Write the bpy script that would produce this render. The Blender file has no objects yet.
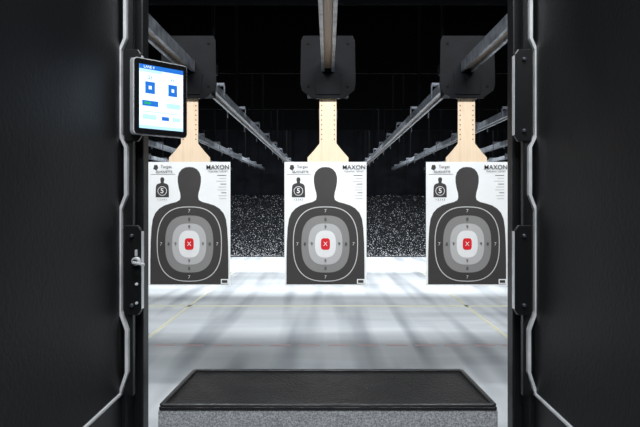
import bpy, bmesh, math, random
from mathutils import Vector, Matrix
random.seed(7)
scene = bpy.context.scene
try:
    scene.view_settings.view_transform = 'Standard'
    scene.view_settings.look = 'None'
except Exception:
    pass

# ------------------------------------------------------------ materials
def mat(name, col, rough=0.5, metal=0.0, emis=None, estr=0.0, noise=None, bump=None, spec=0.5):
    m = bpy.data.materials.new(name); m.use_nodes = True
    nt = m.node_tree; b = nt.nodes['Principled BSDF']
    b.inputs['Base Color'].default_value = (*col, 1)
    b.inputs['Roughness'].default_value = rough
    b.inputs['Metallic'].default_value = metal
    b.inputs['Specular IOR Level'].default_value = spec
    if emis:
        b.inputs['Emission Color'].default_value = (*emis, 1)
        b.inputs['Emission Strength'].default_value = estr
    tc = nt.nodes.new('ShaderNodeTexCoord')
    if noise:
        sc, col2, lo, hi = noise[:4]
        n = nt.nodes.new('ShaderNodeTexNoise'); n.inputs['Scale'].default_value = sc
        n.inputs['Detail'].default_value = 5
        mp = nt.nodes.new('ShaderNodeMapping')
        if len(noise) > 4: mp.inputs['Scale'].default_value = noise[4]
        r = nt.nodes.new('ShaderNodeValToRGB')
        r.color_ramp.elements[0].position = lo; r.color_ramp.elements[0].color = (*col, 1)
        r.color_ramp.elements[1].position = hi; r.color_ramp.elements[1].color = (*col2, 1)
        nt.links.new(tc.outputs['Object'], mp.inputs['Vector'])
        nt.links.new(mp.outputs['Vector'], n.inputs['Vector'])
        nt.links.new(n.outputs['Fac'], r.inputs['Fac'])
        nt.links.new(r.outputs['Color'], b.inputs['Base Color'])
    if bump:
        n2 = nt.nodes.new('ShaderNodeTexNoise'); n2.inputs['Scale'].default_value = bump[0]
        n2.inputs['Detail'].default_value = 4
        bp = nt.nodes.new('ShaderNodeBump'); bp.inputs['Strength'].default_value = bump[1]
        bp.inputs['Distance'].default_value = 0.01
        nt.links.new(tc.outputs['Object'], n2.inputs['Vector'])
        nt.links.new(n2.outputs['Fac'], bp.inputs['Height'])
        nt.links.new(bp.outputs['Normal'], b.inputs['Normal'])
    return m

M = {}
M['panel'] = mat('panel_black_textured', (0.0045,0.0048,0.0056), 0.5, noise=(3,(0.0085,0.009,0.0105),0.35,0.75), bump=(110,0.10), spec=0.3)
M['post'] = mat('post_black_steel', (0.0035,0.0038,0.0045), 0.4, bump=(90,0.05), spec=0.4)
M['plate'] = mat('plate_black_steel', (0.005,0.0055,0.0065), 0.35, 0.0)
M['steel'] = mat('bright_steel', (0.80,0.81,0.83), 0.35, 0.4, noise=(30,(0.65,0.66,0.68),0.4,0.7))
M['trim'] = mat('edge_trim_aluminium', (0.86,0.865,0.88), 0.35, 0.35, noise=(14,(0.62,0.63,0.65),0.45,0.7))
M['rail'] = mat('rail_galvanised', (0.28,0.30,0.33), 0.38, 0.6, noise=(14,(0.09,0.10,0.12),0.4,0.7))
M['bracket'] = mat('bracket_steel', (0.08,0.085,0.10), 0.4, 0.5)
M['railmid'] = mat('rail_inner_bronze', (0.24,0.17,0.12), 0.45, 0.3)
M['carrier'] = mat('carrier_dark_steel', (0.002,0.0023,0.0031), 0.6, 0.0, noise=(9,(0.0042,0.0048,0.0062),0.3,0.7), bump=(60,0.1), spec=0.13)
M['dark'] = mat('range_black_paint', (0.0008,0.0009,0.0011), 0.95, spec=0.03)
M['backplate'] = mat('backstop_steel', (0.0015,0.0019,0.0027), 0.8, noise=(3,(0.0035,0.0045,0.007),0.4,0.7), spec=0.08)
M['rubber'] = mat('berm_rubber', (0.0015,0.002,0.003), 0.85, noise=(22,(0.012,0.013,0.015),0.5,0.75), bump=(20,0.8), spec=0.15)
M['fleck'] = mat('berm_fleck', (0.48,0.49,0.51), 0.7)
M['fleck2'] = mat('berm_fleck_grey', (0.06,0.062,0.068), 0.7)
M['wood'] = mat('hanger_board_tan', (0.86,0.67,0.48), 0.6, noise=(9,(0.78,0.58,0.39),0.35,0.75,(6,6,0.6)))
M['hole'] = mat('hanger_hole', (0.16,0.10,0.06), 0.8)
M['paper'] = mat('target_paper', (0.90,0.90,0.89), 0.7, noise=(5,(0.85,0.85,0.85),0.4,0.8))
M['ink'] = mat('target_ink_charcoal', (0.044,0.038,0.036), 0.6, noise=(4,(0.034,0.030,0.029),0.35,0.7))
M['inkk'] = mat('target_ink_text', (0.02,0.02,0.02), 0.6)
M['g1'] = mat('target_ring_grey', (0.24,0.23,0.225), 0.6)
M['g2'] = mat('target_ring_light', (0.47,0.46,0.455), 0.6)
M['g3'] = mat('target_ring_pale', (0.80,0.79,0.785), 0.6)
M['line'] = mat('target_ring_line', (0.62,0.61,0.60), 0.6)
M['red'] = mat('target_red', (0.72,0.01,0.02), 0.5)
M['benchtop'] = mat('bench_rubber_top', (0.006,0.0062,0.007), 0.34, noise=(14,(0.020,0.020,0.021),0.45,0.75), bump=(150,0.35))
M['rim'] = mat('bench_rubber_rim', (0.022,0.023,0.025), 0.3, bump=(150,0.1))
M['tab'] = mat('tablet_black', (0.008,0.008,0.009), 0.15)
M['blue'] = mat('screen_blue', (0.02,0.12,0.45), 0.2, emis=(0.01,0.11,0.42), estr=0.9)
M['scr'] = mat('screen_white', (0.6,0.75,0.9), 0.2, emis=(0.70,0.84,0.95), estr=0.9)
M['scr2'] = mat('screen_pale', (0.4,0.6,0.75), 0.2, emis=(0.35,0.62,0.78), estr=0.85)
M['green'] = mat('screen_green', (0.02,0.3,0.15), 0.2, emis=(0.02,0.28,0.15), estr=0.8)
M['yel'] = mat('floor_paint_yellow', (0.64,0.61,0.44), 0.4, noise=(12,(0.60,0.61,0.55),0.4,0.65))
M['redp'] = mat('floor_paint_red', (0.58,0.38,0.39), 0.4)
M['lamp'] = mat('luminaire_housing', (0.02,0.02,0.02), 0.6)

# speckled laminate
def speckle():
    m = bpy.data.materials.new('laminate_speckled_grey'); m.use_nodes = True
    nt = m.node_tree; b = nt.nodes['Principled BSDF']; b.inputs['Roughness'].default_value = 0.5
    tc = nt.nodes.new('ShaderNodeTexCoord')
    v = nt.nodes.new('ShaderNodeTexNoise'); v.inputs['Scale'].default_value = 330; v.inputs['Detail'].default_value = 2
    r = nt.nodes.new('ShaderNodeValToRGB')
    e = r.color_ramp.elements
    e[0].position = 0.30; e[0].color = (0.15,0.155,0.165,1)
    e[1].position = 0.66; e[1].color = (0.54,0.55,0.57,1)
    x = e.new(0.48); x.color = (0.31,0.315,0.33,1)
    nt.links.new(tc.outputs['Object'], v.inputs['Vector'])
    nt.links.new(v.outputs['Fac'], r.inputs['Fac'])
    nt.links.new(r.outputs['Color'], b.inputs['Base Color'])
    return m
M['lam'] = speckle()

# floor concrete with target/rail shadows and reflections painted in as worn-looking streaks along the lanes
def floor_mat():
    m = bpy.data.materials.new('floor_sealed_concrete'); m.use_nodes = True
    nt = m.node_tree; b = nt.nodes['Principled BSDF']
    b.inputs['Roughness'].default_value = 0.22
    tc = nt.nodes.new('ShaderNodeTexCoord')
    def noise(scale, vec, det=4):
        mp = nt.nodes.new('ShaderNodeMapping'); mp.inputs['Scale'].default_value = vec
        n = nt.nodes.new('ShaderNodeTexNoise'); n.inputs['Scale'].default_value = scale; n.inputs['Detail'].default_value = det
        nt.links.new(tc.outputs['Object'], mp.inputs['Vector']); nt.links.new(mp.outputs['Vector'], n.inputs['Vector'])
        return n
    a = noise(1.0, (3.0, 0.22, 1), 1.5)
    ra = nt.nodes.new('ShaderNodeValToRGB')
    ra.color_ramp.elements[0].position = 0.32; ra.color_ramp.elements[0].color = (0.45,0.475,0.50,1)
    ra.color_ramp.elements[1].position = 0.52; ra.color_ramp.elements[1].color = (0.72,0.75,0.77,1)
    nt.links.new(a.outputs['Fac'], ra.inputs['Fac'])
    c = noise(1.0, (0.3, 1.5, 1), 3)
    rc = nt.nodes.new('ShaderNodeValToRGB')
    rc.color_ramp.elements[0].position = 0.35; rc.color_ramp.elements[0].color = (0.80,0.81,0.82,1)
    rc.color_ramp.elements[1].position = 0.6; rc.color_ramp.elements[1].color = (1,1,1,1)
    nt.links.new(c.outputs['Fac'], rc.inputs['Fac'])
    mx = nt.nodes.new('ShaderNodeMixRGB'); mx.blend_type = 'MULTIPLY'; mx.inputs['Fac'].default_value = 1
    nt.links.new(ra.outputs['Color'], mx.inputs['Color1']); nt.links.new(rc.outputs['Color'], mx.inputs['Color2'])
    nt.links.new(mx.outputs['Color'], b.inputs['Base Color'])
    return m
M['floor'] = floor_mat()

# ------------------------------------------------------------ mesh builder
class B:
    def __init__(s): s.bm = bmesh.new(); s.mats = []
    def mi(s, k):
        if k not in s.mats: s.mats.append(k)
        return s.mats.index(k)
    def box(s, x0,x1,y0,y1,z0,z1,k, taper=None):
        v = [s.bm.verts.new(p) for p in [(x0,y0,z0),(x1,y0,z0),(x1,y1,z0),(x0,y1,z0),(x0,y0,z1),(x1,y0,z1),(x1,y1,z1),(x0,y1,z1)]]
        i = s.mi(k)
        for f in [(0,3,2,1),(4,5,6,7),(0,1,5,4),(1,2,6,5),(2,3,7,6),(3,0,4,7)]:
            s.bm.faces.new([v[j] for j in f]).material_index = i
    def prism(s, pts, y0, y1, k):   # polygon in XZ, extruded along Y
        i = s.mi(k)
        a = [s.bm.verts.new((p[0], y0, p[1])) for p in pts]
        b = [s.bm.verts.new((p[0], y1, p[1])) for p in pts]
        n = len(pts); fs = [s.bm.faces.new(a), s.bm.faces.new(b[::-1])]
        for j in range(n): fs.append(s.bm.faces.new([a[j], b[j], b[(j+1)%n], a[(j+1)%n]]))
        for f in fs: f.material_index = i
    def prism_z(s, pts, z0, z1, k):
        i = s.mi(k)
        a = [s.bm.verts.new((p[0], p[1], z0)) for p in pts]
        b = [s.bm.verts.new((p[0], p[1], z1)) for p in pts]
        n = len(pts); fs = [s.bm.faces.new(a[::-1]), s.bm.faces.new(b)]
        for j in range(n): fs.append(s.bm.faces.new([a[j], a[(j+1)%n], b[(j+1)%n], b[j]]))
        for f in fs: f.material_index = i
    def flat(s, pts, y, k):
        i = s.mi(k)
        s.bm.faces.new([s.bm.verts.new((p[0], y, p[1])) for p in pts]).material_index = i
    def cyl(s, c, r, h, axis, k, n=20, r2=None):
        i = s.mi(k); r2 = r if r2 is None else r2
        ret = bmesh.ops.create_cone(s.bm, cap_ends=True, segments=n, radius1=r, radius2=r2, depth=h)
        R = {'x': Matrix.Rotation(math.pi/2,4,'Y'), 'y': Matrix.Rotation(math.pi/2,4,'X'), 'z': Matrix.Identity(4)}[axis]
        bmesh.ops.transform(s.bm, matrix=Matrix.Translation(c) @ R, verts=ret['verts'])
        for f in {f for v in ret['verts'] for f in v.link_faces}: f.material_index = i
    def text(s, body, x, z, y, size, k, align='CENTER', bold=0.0):
        cu = bpy.data.curves.new('t','FONT'); cu.body = body; cu.size = size; cu.align_x = align; cu.align_y='CENTER'; cu.offset = bold
        cu.resolution_u = 3
        o = bpy.data.objects.new('t', cu); scene.collection.objects.link(o)
        dg = bpy.context.evaluated_depsgraph_get(); me = bpy.data.meshes.new_from_object(o.evaluated_get(dg))
        n0 = len(s.bm.verts); f0 = len(s.bm.faces)
        s.bm.from_mesh(me); s.bm.verts.ensure_lookup_table(); s.bm.faces.ensure_lookup_table()
        T = Matrix.Translation((x,y,z)) @ Matrix.Rotation(math.pi/2,4,'X')
        for v in s.bm.verts[n0:]: v.co = T @ v.co
        i = s.mi(k)
        for f in s.bm.faces[f0:]: f.material_index = i
        bpy.data.objects.remove(o); bpy.data.meshes.remove(me); bpy.data.curves.remove(cu)
    def done(s, name, bevel=0, smooth=False, parent=None, loc=(0,0,0), rot=(0,0,0), recalc=True):
        if recalc: bmesh.ops.recalc_face_normals(s.bm, faces=[f for f in s.bm.faces])
        me = bpy.data.meshes.new(name); s.bm.to_mesh(me); s.bm.free()
        for k in s.mats: me.materials.append(M[k])
        o = bpy.data.objects.new(name, me); scene.collection.objects.link(o)
        o.location = loc; o.rotation_euler = rot
        if bevel:
            md = o.modifiers.new('bevel','BEVEL'); md.width = bevel; md.segments = 2; md.limit_method='ANGLE'
        if smooth:
            for p in me.polygons: p.use_smooth = True
        if parent: o.parent = parent
        return o
def empty(name, loc=(0,0,0)):
    e = bpy.data.objects.new(name, None); e.location = loc; e.empty_display_size = 0.1
    scene.collection.objects.link(e); return e

# ------------------------------------------------------------ room shell
YB, YF, HX, ZC = -1.6, 20.5, 6.5, 4.2
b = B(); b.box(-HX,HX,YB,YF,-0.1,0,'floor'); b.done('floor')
b = B(); b.box(-HX,HX,2.0,YF,ZC,ZC+0.1,'dark'); b.box(-HX,HX,YB,2.0,3.0,3.1,'dark'); b.box(-HX,HX,1.95,2.0,3.1,ZC,'dark'); b.done('ceiling')
b = B(); b.box(-HX-0.1,-HX,YB,YF,0,ZC,'dark'); b.done('wall_left')
b = B(); b.box(HX,HX+0.1,YB,YF,0,ZC,'dark'); b.done('wall_right')
b = B(); b.box(-HX,HX,YF,YF+0.1,0,ZC,'dark'); b.done('wall_back')
b = B(); b.box(-HX,HX,YB-0.1,YB,0,3.0,'dark'); b.done('wall_front')

# floor paint lines
b = B(); b.box(-6.4,6.4,8.75,8.86,0.0,0.003,'yel'); b.done('floor_stripe_yellow')
b = B()
for s in (-1.96,1.96): b.box(s-0.025,s+0.025,5.0,14.0,0.0,0.003,'yel')
b.done('floor_stripe_yellow')
b = B()
x = -6.3
while x < 6.3:
    b.box(x,x+0.22,6.40,6.44,0.0,0.003,'redp'); x += 0.30
b.done('floor_stripe_red')

# overhead baffles
for y in (4.9, 7.6, 10.6, 13.8):
    b = B(); z0 = 3.05
    b.box(-HX+0.02,HX-0.02,y,y+0.06,z0,ZC,'dark')
    b.done('ceiling_baffle')

# ------------------------------------------------------------ bullet trap
b = B()
nx, ny = 120, 26
i = b.mi('rubber'); g = []
for iy in range(ny+1):
    row = []
    t = iy/ny
    for ix in range(nx+1):
        X = -HX+0.02 + (2*HX-0.04)*ix/nx
        z = 1.62*t**0.9 + (random.uniform(-0.03,0.03) + 0.04*math.sin(X*2.1+t*3))*min(1,t*4)*1.0
        y = 16.4 + 2.6*t
        row.append(b.bm.verts.new((X,y,max(z,0.0))))
    g.append(row)
for iy in range(ny):
    for ix in range(nx):
        b.bm.faces.new([g[iy][ix],g[iy][ix+1],g[iy+1][ix+1],g[iy+1][ix]]).material_index = i
# loose bright crumbs lying on the rubber
def crumb(c, r, k):
    i = b.mi(k)
    d = [Vector((random.uniform(.6,1.3)*r*a, random.uniform(.6,1.2)*r*bb, random.uniform(.5,1.1)*r*cc)) for a,bb,cc in ((1,0,0),(-1,0,0),(0,1,0),(0,-1,0),(0,0,1),(0,0,-1))]
    v = [b.bm.verts.new(Vector(c)+q) for q in d]
    for f in ((0,2,4),(2,1,4),(1,3,4),(3,0,4),(2,0,5),(1,2,5),(3,1,5),(0,3,5)):
        b.bm.faces.new([v[j] for j in f]).material_index = i
for n in range(15000):
    X = random.uniform(-5.0,5.0); t = random.random()**1.9
    z = 1.62*t**0.9; y = 16.4+2.6*t
    crumb((X,y-0.02,z+0.03), random.uniform(0.005,0.0125), 'fleck' if random.random()<0.5 else 'fleck2')
b.done('rubber_berm_bullet_trap')
b = B()
x = -HX+0.05
while x < HX-0.3:
    b.box(x,x+0.47,19.2,19.25,1.3,ZC-0.1,'backplate'); b.box(x+0.465,x+0.505,19.15,19.2,1.3,ZC-0.1,'backplate'); x += 0.49
b.done('backstop_steel_plates')

# ------------------------------------------------------------ lanes
P = 0.98
TY = 4.4
for n in range(-5,6):
    X = n*P
    b = B()
    for s in (-1,1):
        b.box(X+s*0.034-0.011,X+s*0.034+0.011,2.05,18.8,2.40,2.475,'rail')
    b.box(X-0.024,X+0.024,2.05,18.8,2.425,2.465,'railmid')
    y = 2.6 if n else 5.4
    while y < 18.6:
        if abs(y-TY) > 0.5:
            b.box(X-0.10,X+0.10,y,y+0.04,2.475,2.50,'bracket')
            b.box(X-0.10,X-0.09,y,y+0.04,2.38,2.50,'bracket'); b.box(X+0.09,X+0.10,y,y+0.04,2.38,2.50,'bracket')
            b.box(X-0.012,X+0.012,y+0.012,y+0.036,2.50,ZC,'dark')
        y += 1.35
    b.done('target_track_rail', bevel=0.003)

q = 0.58/82.0
def sup(cx, cz, a, h, e=2.7, n=56):
    pts = []
    for j in range(n):
        t = 2*math.pi*j/n; c, s = math.cos(t), math.sin(t)
        pts.append((cx + a*math.copysign(abs(c)**(2/e), c), cz + h*math.copysign(abs(s)**(2/e), s)))
    return pts
def smooth_closed(half):
    pts = half + [(-u,v) for u,v in half[::-1] if abs(u) > 1e-6]
    return pts
half = [(0,5),(4,5.4),(7.5,7.2),(10.2,10.5),(11.6,15),(11.6,20),(10.6,26),(9.2,31),(8.8,35),(9.6,38),(13,40),(19,41.5),(25,43.5),(30,46.5),(34,51),(36.5,57),(37.8,66),(38.6,80),(39,98),(39,122.3),(0,122.3)]
def target(X, Xt):
    root = empty('silhouette_target', (X, TY, 0))
    b = B(); ox = Xt - X; zt = 1.769
    U = lambda u: ox + u*q
    V = lambda v: zt - v*q
    b.box(U(-41),U(41),-0.0015,0.0015,V(123.5),V(0),'paper')
    yy = -0.0025; st = 0.0008
    def poly(pts, lay, k): b.flat([(U(u),V(v)) for u,v in pts], yy - lay*st, k)
    poly(smooth_closed(half), 0, 'ink')
    C = 82
    poly(sup(0,C,32.5,37.5,2.6), 1, 'line'); poly(sup(0,C,31.7,36.7,2.6), 2, 'ink')
    poly(sup(0,C,24,28.5), 3, 'g1')
    poly(sup(0,C,17,20.5), 4, 'g2')
    poly(sup(0,C,10.5,13.5), 5, 'g3')
    poly(sup(0,C,4.5,5.8,4), 6, 'red')
    def tx(s_, u, v, size, k, al='CENTER', bold=0, lay=8): b.text(s_, U(u), V(v), yy-lay*st, size*q, k, al, bold)
    tx('X',0,82,6,'paper')
    for (u,v,t,k) in ((0,-33,'7','line'),(0,33,'7','line'),(-28,0,'7','line'),(28,0,'7','line'),
                    (0,-24.5,'8','ink'),(0,24.5,'8','ink'),(-20.5,0,'8','ink'),(20.5,0,'8','ink'),
                    (0,-17,'9','ink'),(0,17,'9','ink'),(-13.7,0,'9','ink'),(13.7,0,'9','ink')):
        tx(t,u,C+v,4.6,k)
    tx('MAXON',28.5,5.4,6.2,'inkk',bold=0.0003)
    tx('TRAINING TARGET',28.5,9.4,2.3,'inkk')
    for j in range(9):
        w = [9,7,10,6,8,9,5,8,7][j]
        poly([(37-w,13+j*2.9),(37,13+j*2.9),(37,13.8+j*2.9),(37-w,13.8+j*2.9)],1,'line' if j%3 else 'g1')
    poly([(-38.5,12.2),(-14,12.2),(-14,12.6),(-38.5,12.6)],1,'g1')
    tx('Target',-23,4.8,4.2,'inkk'); tx('SILHOUETTE',-25,9.8,2.9,'inkk',bold=0.0003)
    poly([(-35,3),(-32,3),(-31,6),(-33,8.5),(-36,7)],1,'ink')
    s_ = 0.17
    poly([(-27+u*s_, 14.5+v*s_) for u,v in smooth_closed(half)], 1, 'ink')
    poly(sup(-27, 29, 4.6, 4.6, 2), 2, 'paper'); poly(sup(-27, 29, 4.1, 4.1, 2), 3, 'ink')
    tx('5',-27,29,7,'paper',bold=0.0008)
    tx('1 2 3 4 5',-27,37.6,2.6,'inkk')
    poly([(31.5,117),(39,117),(39,121.8),(31.5,121.8)],1,'paper')
    poly([(32.5,118),(38,118),(38,120.8),(32.5,120.8)],2,'ink')
    b.done('paper_sheet', parent=root, recalc=False)
    b = B()
    b.prism([(-0.060,2.26),(-0.060,1.90),(-0.10,1.85),(-0.145,1.80),(-0.145,1.755),(0.145,1.755),(0.145,1.80),(0.10,1.85),(0.060,1.90),(0.060,2.26)],0.003,0.014,'wood')
    for j in range(9):
        z = 1.93+j*0.034
        b.cyl((-0.045,0.002,z),0.0045,0.004,'y','hole',8)
        b.cyl((0.045,0.002,z),0.0045,0.004,'y','hole',8)
    b.done('hanger_board', parent=root)
    b = B()
    z1,z0 = 2.655,2.215
    b.prism([(-0.175,z1),(-0.19,z1-0.035),(-0.195,z0+0.10),(-0.185,z0+0.055),(-0.125,z0+0.012),(-0.115,z0),(0.115,z0),(0.125,z0+0.012),(0.185,z0+0.055),(0.195,z0+0.10),(0.19,z1-0.035),(0.175,z1)][::-1], -0.03,-0.012,'carrier')
    b.prism([(-0.10,2.385),(0.10,2.385),(0.085,2.24),(-0.085,2.24)],-0.038,-0.03,'carrier')
    b.box(-0.15,-0.062,-0.012,0.20,2.30,2.56,'carrier'); b.box(0.062,0.15,-0.012,0.20,2.30,2.56,'carrier')
    b.box(-0.15,0.15,-0.012,0.20,2.25,2.385,'carrier')
    b.box(-0.075,0.075,-0.014,0.022,2.218,2.27,'plate')
    for sx in (-1,1):
        b.cyl((sx*0.14,-0.034,2.60),0.008,0.01,'y','carrier',10)
        b.cyl((sx*0.14,-0.034,2.30),0.008,0.01,'y','carrier',10)
        b.cyl((sx*0.165,0.10,2.44),0.04,0.03,'x','plate',20)
    b.done('target_carrier', bevel=0.004, parent=root)
    return root
target(0,-0.018); target(-P,-0.98); target(P,0.983)

# ------------------------------------------------------------ booth dividers
def divider(side):
    s = side
    root = empty('shooting_booth_divider', (0,0,0))
    def bx(b,x0,x1,*r): 
        a,c = sorted((s*x0,s*x1)); b.box(a,c,*r)
    b = B(); bx(b,0.495,0.535,0.35,1.50,1.04,3.0,'panel'); b.done('ballistic_panel', bevel=0.004, parent=root)
    b = B(); bx(b,0.493,0.537,0.35,1.50,1.032,1.04,'trim'); b.done('bottom_trim', bevel=0.002, parent=root)
    b = B(); bx(b,0.497,0.533,0.35,1.50,0.0,1.03,'plate'); b.done('base_wall', parent=root)
    b = B(); bx(b,0.462,0.54,1.555,1.605,0.0,3.0,'post'); bx(b,0.485,0.54,1.50,1.555,0.0,3.0,'post')
    b.done('steel_post', bevel=0.004, parent=root)
    pl = [(0.483,3.0),(0.483,1.885),(0.495,1.857),(0.495,1.655),(0.481,1.625),(0.481,1.512),(0.495,1.475),(0.495,1.235),(0.479,1.19),(0.479,1.09),(0.497,1.035)]
    w = 0.0036
    b = B()
    for j in range(len(pl)-1):
        (xa,za),(xb,zb) = pl[j],pl[j+1]
        pts = [(s*(xa-w),za),(s*(xa+w),za),(s*(xb+w),zb),(s*(xb-w),zb)]
        if s < 0: pts = pts[::-1]
        b.prism(pts,1.478,1.499,'trim')
    b.done('edge_strip', parent=root)
    b = B()
    prof = [(x-0.004,z) for x,z in pl]
    pts = [(s*0.468,3.0)]+[(s*x,z) for x,z in prof]+[(s*0.468,1.03)]
    b.prism(pts if s>0 else pts[::-1],1.492,1.51,'post')
    b.done('edge_flange', parent=root)
    for (za,zb) in ((1.86,1.64),(1.44,1.225)):
        b = B()
        pts = [(0.445,za-0.012),(0.453,za),(0.486,za),(0.486,zb),(0.453,zb),(0.445,zb+0.012)]
        pts = [(s*x,z) for x,z in pts]
        b.prism(pts if s>0 else pts[::-1],1.482,1.494,'plate')
        for z in (za-0.025, zb+0.025):
            b.cyl((s*0.466,1.478,z),0.005,0.01,'y','bracket',6)
        b.done('clamp_plate', bevel=0.002, parent=root)
    b = B(); bx(b,0.4435,0.4455,1.484,1.50,1.655,1.845,'trim'); bx(b,0.4435,0.4455,1.484,1.50,1.24,1.425,'trim')
    b.done('plate_edge', parent=root)
    return root
dl = divider(-1); dr = divider(1)

# latch on left divider
b = B()
b.cyl((-0.455,1.476,1.355),0.010,0.012,'y','steel',20)
b.cyl((-0.455,1.466,1.355),0.0055,0.012,'y','plate',16)
b.prism([(-0.458,1.357),(-0.430,1.351),(-0.430,1.345),(-0.458,1.351)][::-1],1.456,1.462,'steel')
b.box(-0.4575,-0.4525,1.472,1.480,1.367,1.382,'steel')
b.cyl((-0.455,1.479,1.30),0.0035,0.006,'y','steel',10); b.cyl((-0.455,1.479,1.255),0.0035,0.006,'y','steel',10)
b.done('door_latch', bevel=0.001)

# ------------------------------------------------------------ tablet
root = empty('touchscreen_tablet', (-0.404,1.505,1.745))
ang = math.atan2(0.11,0.1009)
root.rotation_euler = (0,0,ang)
W,Hh = 0.149,0.181
def rr(w,h,r,n=6):
    pts=[]
    for cx,cz,a0 in ((w/2-r,h/2-r,0),(-w/2+r,h/2-r,90),(-w/2+r,-h/2+r,180),(w/2-r,-h/2+r,270)):
        for j in range(n+1):
            a=math.radians(a0+90*j/n); pts.append((cx+r*math.cos(a),cz+r*math.sin(a)))
    return pts
b = B()
b.prism(rr(W,Hh,0.010)[::-1],0.0,0.014,'trim'); b.prism(rr(W-0.005,Hh-0.005,0.008)[::-1],-0.003,0.0,'tab')
b.done('tablet_case', parent=root)
b = B()
sw,sh = 0.121,0.151
b.flat([(-sw/2,-sh/2),(sw/2,-sh/2),(sw/2,sh/2),(-sw/2,sh/2)],-0.0036,'scr')
def r(x0,x1,z0,z1,k,l=1): b.flat([(x0,z0),(x1,z0),(x1,z1),(x0,z1)],-0.0036-l*0.0004,k)
r(-sw/2,sw/2,0.065,sh/2,'blue'); r(-sw/2,0.0,0.058,0.065,'scr2')
r(-0.045,-0.019,0.008,0.036,'blue'); r(0.018,0.043,0.008,0.036,'blue')
r(-0.036,-0.028,0.018,0.026,'scr',2); r(0.027,0.034,0.018,0.026,'scr',2)
r(-0.053,-0.010,-0.022,-0.009,'blue'); r(-0.048,-0.03,-0.018,-0.012,'green',2)
r(0.013,0.052,-0.022,-0.010,'scr2'); r(-0.052,0.052,-0.036,-0.034,'scr2')
r(-0.052,-0.015,-0.053,-0.042,'scr2'); r(0.0,0.02,-0.053,-0.044,'blue'); r(0.03,0.052,-0.053,-0.044,'scr2')
r(-sw/2,sw/2,-sh/2,-0.068,'scr2')
b.text('LANE 4',-0.035,0.070,-0.0044,0.009,'scr'); b.text('25',-0.032,0.046,-0.0044,0.012,'blue'); b.text('FT',0.03,0.046,-0.0044,0.010,'blue')
b.done('display', parent=root, recalc=False)
b = B(); b.box(-0.03,0.01,0.014,0.03,-0.03,0.03,'plate'); b.box(-0.06,-0.01,0.02,0.032,-0.02,0.02,'plate'); b.done('mount_bracket', parent=root)

# ------------------------------------------------------------ bench
root = empty('shooting_bench', (0,0,0))
def trap(f,bk,y0,y1):
    return [(-f,y0),(f,y0),(bk,y1),(-bk,y1)]
b = B()
b.prism_z(trap(0.409,0.394,1.495,1.805),0.935,0.995,'lam')
b.prism_z([(-0.395,1.52),(0.395,1.52),(0.38,1.79),(-0.38,1.79)],0.62,0.935,'lam')
b.done('bench_body', bevel=0.004, parent=root)
b = B()
b.prism_z(trap(0.406,0.391,1.492,1.808),0.995,1.004,'benchtop')
def strip(p0,p1,w,z0,z1,k):
    d = Vector((p1[0]-p0[0],p1[1]-p0[1])); d.normalize(); nn = Vector((-d.y,d.x))*w/2
    pts=[(p0[0]+nn.x,p0[1]+nn.y),(p1[0]+nn.x,p1[1]+nn.y),(p1[0]-nn.x,p1[1]-nn.y),(p0[0]-nn.x,p0[1]-nn.y)]
    b.prism_z(pts[::-1],z0,z1,k)
c = [(-0.400,1.498),(0.400,1.498),(0.385,1.802),(-0.385,1.802)]
for j in range(4): strip(c[j],c[(j+1)%4],0.012,1.0035,1.010,'rim')
b.done('bench_rubber_tray', bevel=0.0025, parent=root)
b = B()
for sx in (-1,1):
    a0,a1 = sorted((sx*0.33,sx*0.37)); b.box(a0,a1,1.56,1.60,0,0.62,'plate'); b.box(a0,a1,1.71,1.75,0,0.62,'plate')
b.done('bench_legs', parent=root)

# ------------------------------------------------------------ lights (real luminaires)
def lum(name, loc, size, power, rot=(0,0,0), col=(0.93,0.97,1.0), spread=math.pi):
    rt = empty(name, loc); rt.rotation_euler = rot
    b = B(); b.box(-size[0]/2-0.03,size[0]/2+0.03,-size[1]/2-0.03,size[1]/2+0.03,0.005,0.06,'lamp'); b.done('housing', parent=rt)
    L = bpy.data.lights.new(name+'_light','AREA'); L.shape='RECTANGLE'; L.size=size[0]; L.size_y=size[1]; L.energy=power; L.color=col; L.spread=spread
    o = bpy.data.objects.new('lamp', L); scene.collection.objects.link(o); o.parent = rt
    return rt
for y,p in ((5.25,140),(7.95,330),(10.95,700),(14.15,1200)):
    lum('range_light', (0,y,4.12),(9,0.25),p)
for X in (-1.2,1.2):
    lum('range_light', (X,2.35,3.55),(1.6,0.2),90,rot=(math.radians(45),0,0))
lum('booth_light', (0,0.5,2.9),(0.78,0.3),34)
lum('booth_light', (0,-0.9,2.9),(0.78,0.3),46)

w = bpy.data.worlds.new('world'); scene.world = w; w.use_nodes = True
w.node_tree.nodes['Background'].inputs['Color'].default_value = (0.6,0.7,0.8,1)
w.node_tree.nodes['Background'].inputs['Strength'].default_value = 0.02

# ------------------------------------------------------------ camera
cam = bpy.data.cameras.new('camera'); co = bpy.data.objects.new('camera', cam); scene.collection.objects.link(co)
co.location = (0,0,1.5); co.rotation_euler = (math.pi/2,0,0)
cam.sensor_width = 36; cam.lens = 35; cam.shift_x = -8/640; cam.shift_y = -13.5/640
cam.clip_start = 0.05; cam.clip_end = 100
scene.camera = co
